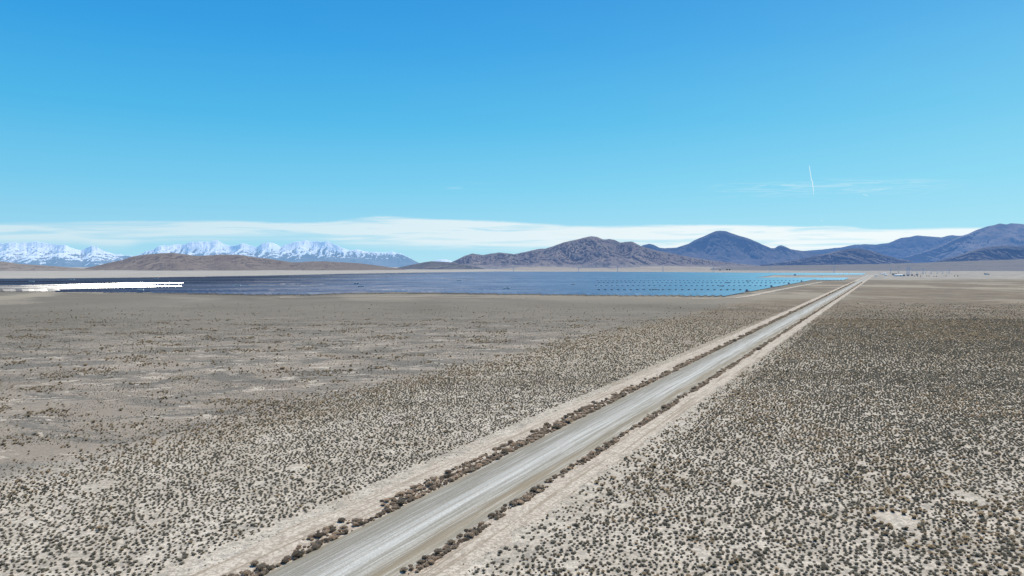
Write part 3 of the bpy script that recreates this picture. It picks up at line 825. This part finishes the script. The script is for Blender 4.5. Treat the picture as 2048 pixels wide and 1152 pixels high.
def blur(a, n):
    k = np.ones(n)/n
    a = np.apply_along_axis(lambda v: np.convolve(np.pad(v, n//2, 'edge'), k, 'same')[n//2:-(n//2)], 0, a)
    return np.apply_along_axis(lambda v: np.convolve(np.pad(v, n//2, 'edge'), k, 'same')[n//2:-(n//2)], 1, a)
def mountain(name, D, prof, Wf, mat, seed, spur=.5, carve=.45, lam=700., nu=700, nv=110, jag=.0004, conc=1.35, apron=.14, ry=1.8, split_=.62, vegfn=None, snowfn=None):
    px = np.array([p[0] for p in prof], float); ee = np.array([slope(p[1]) for p in prof])
    u = np.linspace(px[0], px[-1], nu); e = np.interp(u, px, ee)
    kk = max(1, int(nu*4/(px[-1]-px[0]))); 
    if kk > 1: e = np.convolve(np.pad(e, kk, 'edge'), np.ones(kk)/kk, 'same')[kk:-kk]
    U = (u-1024)/F
    e = e + jag*fbm(U*D/(lam*.35), U*0+seed, 5, seed, .65)*np.clip((e+.002)*60, .15, 1)
    Yr = D*(1+.03*fbm(U*D/2500, U*0+3, 3, seed+5))
    Hh = H_CAM + e*Yr
    Hm = Hh.max()
    Wu = Wf*(.45+.55*np.clip(Hh/Hm, 0, 1))
    tt = np.concatenate([np.linspace(-.8, 0, nv//5, endpoint=False), np.linspace(0, 1.05, nv)])
    T, UU = np.meshgrid(tt, U, indexing='ij')
    Y = Yr[None]-T*Wu[None]; X = UU*Y
    wx = X + 260*fbm(X/900, Y/900, 2, seed+71); wy = Y + 260*fbm(X/900+9, Y/900, 2, seed+72)
    sp = fbm(wx/(lam*1.7), wy/(lam*6), 4, seed+11, .55)
    t2 = np.clip(np.where(T > 0, T*(1 + spur*sp*1.6*np.clip(T*3, 0, 1)), -T*1.1), 0, 1.3)
    base = (1-apron)*np.clip(1-t2/split_, 0, 1)**conc + apron*np.clip(1-t2, 0, 1)**1.3
    rd = ridged(wx/lam, wy/(lam*ry), 6, seed+23)
    w = np.clip(t2*5, 0, 1)*np.clip(1-t2/(split_*1.15), 0, 1)**.6
    w = np.where(T > 0, w, 0)
    Z = Hh[None]*base*(1 - carve*(1-rd)*w)
    Z = Z*(1-sstep(T, .78, 1.0)) - 3 - 8*sstep(T, .97, 1.05) - 6*(T < -.7)
    b1 = blur(Z, 9); cav = np.clip((b1-Z)/(Hm*.03+1), -1, 1)
    me = grid_mesh(name, X, Y, Z)
    attr(me, 'cav', cav if snowfn is None else cav); attr(me, 'alt', np.clip(Z/Hm, 0, 1))
    PX = 1024+F*UU; PY = 576 - F*(Z-H_CAM)/Y - 43.0
    vg = .5+.0*X if vegfn is None else vegfn(PX, PY+0, X, Y)
    attr(me, 'veg', np.broadcast_to(vg, X.shape))
    o = link(name, me, mat, smooth=True); tag(o, kind='structure'); return o

BL = (.13, .26, .56)
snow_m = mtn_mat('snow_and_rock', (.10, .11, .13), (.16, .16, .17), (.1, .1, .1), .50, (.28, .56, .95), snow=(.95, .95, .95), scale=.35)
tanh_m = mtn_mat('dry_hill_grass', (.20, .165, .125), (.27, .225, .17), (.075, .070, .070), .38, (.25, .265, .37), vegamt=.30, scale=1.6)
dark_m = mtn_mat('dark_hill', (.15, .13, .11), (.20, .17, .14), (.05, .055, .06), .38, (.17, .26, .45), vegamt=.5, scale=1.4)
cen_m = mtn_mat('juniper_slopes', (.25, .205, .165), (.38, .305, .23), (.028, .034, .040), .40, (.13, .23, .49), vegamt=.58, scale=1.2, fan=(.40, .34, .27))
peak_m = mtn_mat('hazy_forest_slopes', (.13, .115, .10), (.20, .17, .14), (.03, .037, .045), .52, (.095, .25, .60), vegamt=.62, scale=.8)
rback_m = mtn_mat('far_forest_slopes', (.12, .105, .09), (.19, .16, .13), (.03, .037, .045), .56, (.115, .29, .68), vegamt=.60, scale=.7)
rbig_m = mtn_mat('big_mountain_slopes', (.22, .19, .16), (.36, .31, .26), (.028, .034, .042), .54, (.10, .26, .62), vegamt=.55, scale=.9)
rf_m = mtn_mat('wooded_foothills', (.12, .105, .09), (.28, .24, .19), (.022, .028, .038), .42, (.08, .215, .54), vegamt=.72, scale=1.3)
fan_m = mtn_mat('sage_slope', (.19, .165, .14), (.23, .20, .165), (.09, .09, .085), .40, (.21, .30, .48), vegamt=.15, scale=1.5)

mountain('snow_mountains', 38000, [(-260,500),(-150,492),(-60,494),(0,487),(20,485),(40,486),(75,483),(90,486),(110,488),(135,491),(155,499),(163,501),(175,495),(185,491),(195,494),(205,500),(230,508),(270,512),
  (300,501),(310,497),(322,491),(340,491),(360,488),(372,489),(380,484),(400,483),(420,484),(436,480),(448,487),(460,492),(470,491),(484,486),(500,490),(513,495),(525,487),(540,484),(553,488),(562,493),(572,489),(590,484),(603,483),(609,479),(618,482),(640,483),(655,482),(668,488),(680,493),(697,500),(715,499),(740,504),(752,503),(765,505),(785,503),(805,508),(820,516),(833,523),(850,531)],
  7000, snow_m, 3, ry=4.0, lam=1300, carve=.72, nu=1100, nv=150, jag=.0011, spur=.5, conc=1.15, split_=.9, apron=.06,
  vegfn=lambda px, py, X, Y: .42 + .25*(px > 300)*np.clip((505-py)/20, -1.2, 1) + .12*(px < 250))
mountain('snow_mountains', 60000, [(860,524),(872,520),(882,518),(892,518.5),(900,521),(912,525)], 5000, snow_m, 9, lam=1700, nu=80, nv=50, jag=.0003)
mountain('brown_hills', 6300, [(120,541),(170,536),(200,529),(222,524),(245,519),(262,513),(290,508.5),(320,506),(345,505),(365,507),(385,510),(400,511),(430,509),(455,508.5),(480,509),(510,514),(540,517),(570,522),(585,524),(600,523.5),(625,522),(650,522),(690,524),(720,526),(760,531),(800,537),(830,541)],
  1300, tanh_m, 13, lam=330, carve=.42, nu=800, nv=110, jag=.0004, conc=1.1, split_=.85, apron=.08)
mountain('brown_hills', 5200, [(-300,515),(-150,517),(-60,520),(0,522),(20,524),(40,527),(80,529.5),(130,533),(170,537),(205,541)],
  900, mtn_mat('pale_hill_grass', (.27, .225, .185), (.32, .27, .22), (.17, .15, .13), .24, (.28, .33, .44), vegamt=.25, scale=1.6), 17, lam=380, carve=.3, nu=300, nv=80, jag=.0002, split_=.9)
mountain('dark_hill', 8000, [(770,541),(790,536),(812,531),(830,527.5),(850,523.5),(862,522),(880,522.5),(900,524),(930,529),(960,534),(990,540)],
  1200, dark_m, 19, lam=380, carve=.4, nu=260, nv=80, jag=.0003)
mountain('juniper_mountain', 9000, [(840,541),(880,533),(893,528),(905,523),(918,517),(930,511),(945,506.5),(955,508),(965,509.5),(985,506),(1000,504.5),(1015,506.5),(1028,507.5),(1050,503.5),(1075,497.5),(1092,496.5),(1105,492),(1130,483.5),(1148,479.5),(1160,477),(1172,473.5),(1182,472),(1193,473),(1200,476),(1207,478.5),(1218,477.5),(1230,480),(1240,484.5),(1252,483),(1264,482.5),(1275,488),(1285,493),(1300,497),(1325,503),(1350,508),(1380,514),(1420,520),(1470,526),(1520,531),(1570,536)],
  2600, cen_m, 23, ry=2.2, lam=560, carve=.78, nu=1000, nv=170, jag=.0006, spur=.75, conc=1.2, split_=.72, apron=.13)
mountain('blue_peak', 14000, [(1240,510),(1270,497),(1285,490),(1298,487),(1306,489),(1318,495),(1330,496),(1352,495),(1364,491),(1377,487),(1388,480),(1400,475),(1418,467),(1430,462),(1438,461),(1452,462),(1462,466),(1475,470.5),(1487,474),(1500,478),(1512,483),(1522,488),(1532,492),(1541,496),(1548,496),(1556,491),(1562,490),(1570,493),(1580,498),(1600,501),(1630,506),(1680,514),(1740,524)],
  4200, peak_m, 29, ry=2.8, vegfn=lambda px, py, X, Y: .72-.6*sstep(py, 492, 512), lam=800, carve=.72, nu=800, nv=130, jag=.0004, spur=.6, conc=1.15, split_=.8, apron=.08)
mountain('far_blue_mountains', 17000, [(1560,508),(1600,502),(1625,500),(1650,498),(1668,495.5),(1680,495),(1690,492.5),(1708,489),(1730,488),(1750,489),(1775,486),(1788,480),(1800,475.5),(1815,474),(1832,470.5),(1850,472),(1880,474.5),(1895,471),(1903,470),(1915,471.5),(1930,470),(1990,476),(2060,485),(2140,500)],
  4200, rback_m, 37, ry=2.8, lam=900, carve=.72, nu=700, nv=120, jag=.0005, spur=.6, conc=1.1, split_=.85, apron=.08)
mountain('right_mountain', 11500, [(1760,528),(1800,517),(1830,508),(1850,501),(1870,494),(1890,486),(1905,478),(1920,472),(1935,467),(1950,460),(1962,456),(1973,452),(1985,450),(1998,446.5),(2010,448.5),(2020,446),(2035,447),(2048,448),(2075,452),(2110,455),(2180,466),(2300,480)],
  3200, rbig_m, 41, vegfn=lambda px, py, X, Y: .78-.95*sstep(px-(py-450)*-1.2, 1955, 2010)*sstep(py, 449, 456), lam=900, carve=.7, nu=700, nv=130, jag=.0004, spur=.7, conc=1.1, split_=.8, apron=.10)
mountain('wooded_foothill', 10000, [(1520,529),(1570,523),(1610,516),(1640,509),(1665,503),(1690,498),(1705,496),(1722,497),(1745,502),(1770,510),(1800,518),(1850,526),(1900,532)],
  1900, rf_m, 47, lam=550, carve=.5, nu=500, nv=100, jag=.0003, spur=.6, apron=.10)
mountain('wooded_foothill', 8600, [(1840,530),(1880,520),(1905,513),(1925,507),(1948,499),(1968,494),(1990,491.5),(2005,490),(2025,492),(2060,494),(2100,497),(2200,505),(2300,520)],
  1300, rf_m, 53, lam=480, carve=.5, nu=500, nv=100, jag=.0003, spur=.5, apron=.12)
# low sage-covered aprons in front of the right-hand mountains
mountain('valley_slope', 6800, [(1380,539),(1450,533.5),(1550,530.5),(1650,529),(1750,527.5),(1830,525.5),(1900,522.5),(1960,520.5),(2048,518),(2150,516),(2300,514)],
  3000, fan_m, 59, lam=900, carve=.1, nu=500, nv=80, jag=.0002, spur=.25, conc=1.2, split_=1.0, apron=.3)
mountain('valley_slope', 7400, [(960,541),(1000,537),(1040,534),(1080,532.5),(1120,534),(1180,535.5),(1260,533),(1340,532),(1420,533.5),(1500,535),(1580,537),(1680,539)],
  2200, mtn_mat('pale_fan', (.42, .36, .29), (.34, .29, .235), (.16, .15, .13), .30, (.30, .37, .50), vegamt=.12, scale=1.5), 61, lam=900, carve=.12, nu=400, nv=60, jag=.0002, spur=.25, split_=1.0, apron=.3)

# ------------------------------------------------------------------ power line, substation, trees
PYL = simple('hazed_pylon_steel', (.10, .13, .18), .6, haze=.5, metallic=.2)  # bluish tone and emission share put distance haze into the steel
PYLW = simple('pale_pylon_steel', (.65, .62, .60), .6)
def pylon(px_, ytop, ybase, label, group, mat=PYL, w=1.0, th=.35):
    x, y = g(px_, ybase); Hh = H_CAM + slope(ytop)*y
    e = empty('lattice_pylon', (x, y, 0), -.35)
    b = Hh*.10*w; t_ = b*.22; mb = MB()
    cs = ((-1,-1),(1,-1),(1,1),(-1,1))
    for i, (a, c) in enumerate(cs):
        mb.bar((a*b, c*b, 0), (a*t_, c*t_, Hh), th, th*.6)
        a2, c2 = cs[(i+1) % 4]
        for k in range(5):
            z0, z1 = Hh*k/5.5, Hh*(k+1)/5.5; f0 = b+(t_-b)*z0/Hh; f1 = b+(t_-b)*z1/Hh
            mb.bar((a*f0, c*f0, z0), (a2*f1, c2*f1, z1), th*.45)
            mb.bar((a2*f0, c2*f0, z0), (a*f1, c*f1, z1), th*.45)
    mb.build('tower_body', mat, e)
    for zf, L in ((.72, .30), (.84, .24), (.95, .18)):
        m2 = MB(); m2.bar((-Hh*L, 0, Hh*zf), (Hh*L, 0, Hh*zf), th*.6)
        m2.bar((-Hh*L, 0, Hh*zf), (0, 0, Hh*(zf+.045)), th*.35).bar((Hh*L, 0, Hh*zf), (0, 0, Hh*(zf+.045)), th*.35)
        m2.build('crossarm', mat, e)
        m3 = MB()
        for sx in (-1, 1): m3.bar((sx*Hh*L*.95, 0, Hh*zf), (sx*Hh*L*.95, 0, Hh*zf-2.2), th*.4)
        m3.build('insulator', mat, e)
    tag(e, label, 'pylon', group); return e
for px_, yt, yb, lb in ((1027,534.5,544.2,'leftmost faint pylon behind the blue panels, below the tan fan'), (1157,534,544.4,'faint pylon below the dark foot of the juniper mountain'),
    (1235,532.5,544.8,'taller faint pylon behind the middle of the solar field'), (1326,533,545.3,'faint pylon left of the small trees on the pale flat'),
    (1427,532.5,545.8,'faint pylon behind the bright right half of the panels'), (1539,532.5,546.4,'pylon below the small conical peak'), (1668,532,547,'pylon behind the right end of the solar field')):
    pylon(px_, yt, yb, lb, 'pylons crossing the flat behind the solar field', th=.28)
for px_, yt, yb, lb, mt in ((1781,536.5,548.8,'leftmost pylon at the substation',PYL),(1797,532,547.8,'tall pale pylon at the substation',PYLW),(1814,534,550.6,'left one of the close tall dark pylon pair at the substation',PYL),
    (1818,533,550.6,'right one of the close tall dark pylon pair at the substation',PYL),(1846,536,548.6,'dark pylon in the middle of the substation yard',PYL),(1898,537.5,547.6,'rightmost dark pylon beyond the substation yard',PYL)):
    pylon(px_, yt, yb, lb, 'pylons at the substation', mt, .55, th=.30)
def gantry(px_, ybase, wpx, ytop, label):
    x, y = g(px_, ybase); Hh = H_CAM+slope(ytop)*y; W = wpx/F*y
    e = empty('steel_gantry', (x, y, 0), 0)
    for sx in (-1, 1):
        MB().bar((sx*W/2, -.8, 0), (sx*W/2, 0, Hh), .25).bar((sx*W/2, .8, 0), (sx*W/2, 0, Hh), .25).build('leg', PYL, e)
    MB().bar((-W/2, 0, Hh), (W/2, 0, Hh), .3).bar((-W/2, 0, Hh-1.4), (W/2, 0, Hh-1.4), .25).build('beam', PYL, e)
    m = MB()
    for k in (-.3, 0, .3): m.bar((k*W, 0, Hh-1.4), (k*W, 0, Hh-4), .15)
    m.build('insulator', PYL, e)
    tag(e, label, 'gantry', 'gantries in the substation')
for a, b, w_, tp, lb in ((1828,549.6,9,541,'leftmost steel gantry of the substation'),(1838,549.2,8,540,'second steel gantry from the left in the substation'),(1856,548.8,9,541,'steel gantry just right of the middle pylon'),
    (1868,548.2,10,542,'wide steel gantry in the right half of the substation'),(1880,548,9,542,'low steel gantry second from the right'),(1890,547.8,8,541,'rightmost steel gantry of the substation')):
    gantry(a, b, w_, tp, lb)
def transformer(px_, ybase, label):
    x, y = g(px_, ybase); e = empty('transformer', (x, y, 0), .2)
    MB().box((0, 0, 2.2), (5, 3.4, 4)).build('tank', GREY, e)
    for sx in (-1, 1): MB().box((sx*3, 0, 2), (.8, 3, 3)).build('radiator', GREY, e)
    for k in (-1.4, 0, 1.4): MB().bar((k, 0, 4.2), (k*1.25, 0, 6.6), .22, .12, 6).build('bushing', PYL, e)
    tag(e, label, 'transformer', 'transformers in the substation')
for a, b, lb in ((1808,552.2,'leftmost transformer beside the long white building'),(1816,552.0,'transformer at the foot of the pylon pair'),(1824,551.5,'transformer right of the pylon pair'),(1834,551,'rightmost transformer in the yard')):
    transformer(a, b, lb)
DARKR = simple('dark_roof', (.06, .065, .075), .7)
def shed(px_, ybase, L, W, Hh, wall, roof, label, rz=0):
    x, y = g(px_, ybase); e = empty('building', (x, y, 0), rz)
    mb = MB().box((0, 0, Hh/2), (L, W, Hh))
    mb.build('wall', wall, e)
    rf = MB(); o_ = .4; q = Hh+W*.14
    a = [(-L/2-o_, -W/2-o_, Hh), (L/2+o_, -W/2-o_, Hh), (L/2+o_, 0, q), (-L/2-o_, 0, q), (L/2+o_, W/2+o_, Hh), (-L/2-o_, W/2+o_, Hh)]
    rf.face([a[0], a[1], a[2], a[3]]).face([a[3], a[2], a[4], a[5]]).face([a[0], a[3], a[5]]).face([a[1], a[4], a[2]])
    rf.build('roof', roof, e)
    MB().box((L*.2, -W/2-.03, Hh*.42), (Hh*.5, .08, Hh*.84)).build('door', GREY, e)
    for k in (-.3, -.1): MB().box((L*k, -W/2-.03, Hh*.6), (1.2, .08, 1.0)).build('window', DARKR, e)
    tag(e, label, 'building')
shed(1796, 552.3, 26, 9, 4, WHITE, WHITE, 'long low white building at the near side of the substation', .1)
shed(1771, 551.2, 9, 6, 3.2, WHITE, WHITE, 'small white building left of the long white one')
shed(1752, 552.3, 6, 5, 3, WHITE, WHITE, 'tiny white shed beside the end of the gravel road')
shed(1766, 548.4, 20, 8, 3.2, WHITE, WHITE, 'white roofed building behind the small white one')
shed(1789, 550.0, 14, 8, 4.6, GREY, DARKR, 'dark roofed building behind the long white one')
shed(1973, 549.8, 9, 7, 4.5, WHITE, DARKR, 'lone farm building with a pale wall far right of the substation', .3)

JUN = shrub_mat('juniper_foliage', (.012, .018, .018), (.045, .060, .055))
TRUNK = simple('juniper_bark', (.10, .08, .06))
def tree(px_, ybase, hpx, label, group, seed):
    x, y = g(px_, ybase); Hh = hpx/F*y; e = empty('juniper_tree', (x, y, 0), seed)
    MB().bar((0, 0, 0), (.1*Hh*.3, 0, Hh*.55), Hh*.06, Hh*.02, 6).bar((0, 0, Hh*.25), (Hh*.25, .1, Hh*.55), Hh*.03, Hh*.012, 5).bar((0, 0, Hh*.25), (-Hh*.22, -.1, Hh*.6), Hh*.03, Hh*.012, 5).build('trunk', TRUNK, e)
    me = shrub_mesh('crown', 900+seed, Hh*1.15, Hh*.85, 300, Hh*.12, core=.78); me.materials.append(JUN)
    c = link('crown', me, None, e); c.location = (0, 0, Hh*.15)
    tag(e, label, 'tree', group)
for i, (a, b, h_, lb) in enumerate(((1829,552.9,1.9,'leftmost dark tree of the row below the substation'),(1835.5,553,1.7,'second dark tree in the row below the substation'),(1841,553.1,2.0,'dark tree in the middle of the row below the substation'),
    (1853.5,552.8,1.8,'small dark tree right of the row below the substation'),(1858,552.9,1.9,'larger tree at the right end of the row below the substation'),(1868,553.3,1.6,'left one of the two joined trees right of the row'),(1873,553.3,1.7,'right one of the two joined trees right of the row'),
    (1892,552.6,1.7,'single dark tree below the rightmost pylon'),(1909,552.7,1.8,'small tree left of the broad tree far right'),(1915.5,552.8,2.1,'broad dark tree far right of the substation'),
    (1970,549.6,3.2,'tallest dark tree beside the lone farm building'),(1978,549.8,2.0,'lower tree on the right of the lone farm building'),
    (1440,541.5,2.4,'dark tree left of the wider clump on the pale flat'),(1454,540.9,2.9,'left tree of the clump on the pale flat'),(1459,540.9,2.7,'right tree of the clump on the pale flat'))):
    tree(a, b, h_, lb, 'trees around the substation' if a > 1500 else 'trees on the pale flat', i)

# ------------------------------------------------------------------ contrails
def contrail_mat():
    m, t = mat_base('contrail_ice')
    n = t.noise(t.pos(), .0012, 4, .6)
    e = t.new('ShaderNodeEmission'); t.put(e.inputs[0], t.mix(n, (.62, .86, .93), (.90, .97, .98)))  # trail brightness put in as emission; it glows instead of being lit
    o = t.new('ShaderNodeOutputMaterial'); t.l.new(e.outputs[0], o.inputs[0]); return m
CTM = contrail_mat()
def contrail(pts, label, D=45000.):
    P = [Vector(((x-1024)/F*D, D, H_CAM+slope(y)*D)) for x, y, w in pts]; mb = MB()
    for (a, b, p, q) in zip(P[:-1], P[1:], pts[:-1], pts[1:]):
        mb.bar(a, b, p[2]/F*D*.42, q[2]/F*D*.42, 6)
    o = mb.build('contrail', CTM); tag(o, label, 'contrail')
contrail([(1615.6,331,.7),(1616.5,337,1.3),(1617.5,343,1.2),(1618.8,350,1.2),(1619.8,357,1.4),(1620,360,1.6),(1622.5,363,1.5),(1623,370,1.3),(1624.3,377,1.2),(1624.6,384,.8),(1624.4,390,.3)],
         'thin crooked white vapour trail standing upright in the sky on the right')
contrail([(1722.5,388.5,.3),(1727,389.5,.8),(1731,391,.9),(1734,392.4,.3)], 'short slanting white vapour trail right of and below the long one')
contrail([(1640,440,.3),(1642,441,1.0),(1643.5,442.3,.3)], 'tiny white vapour streak just above the cloud bank')
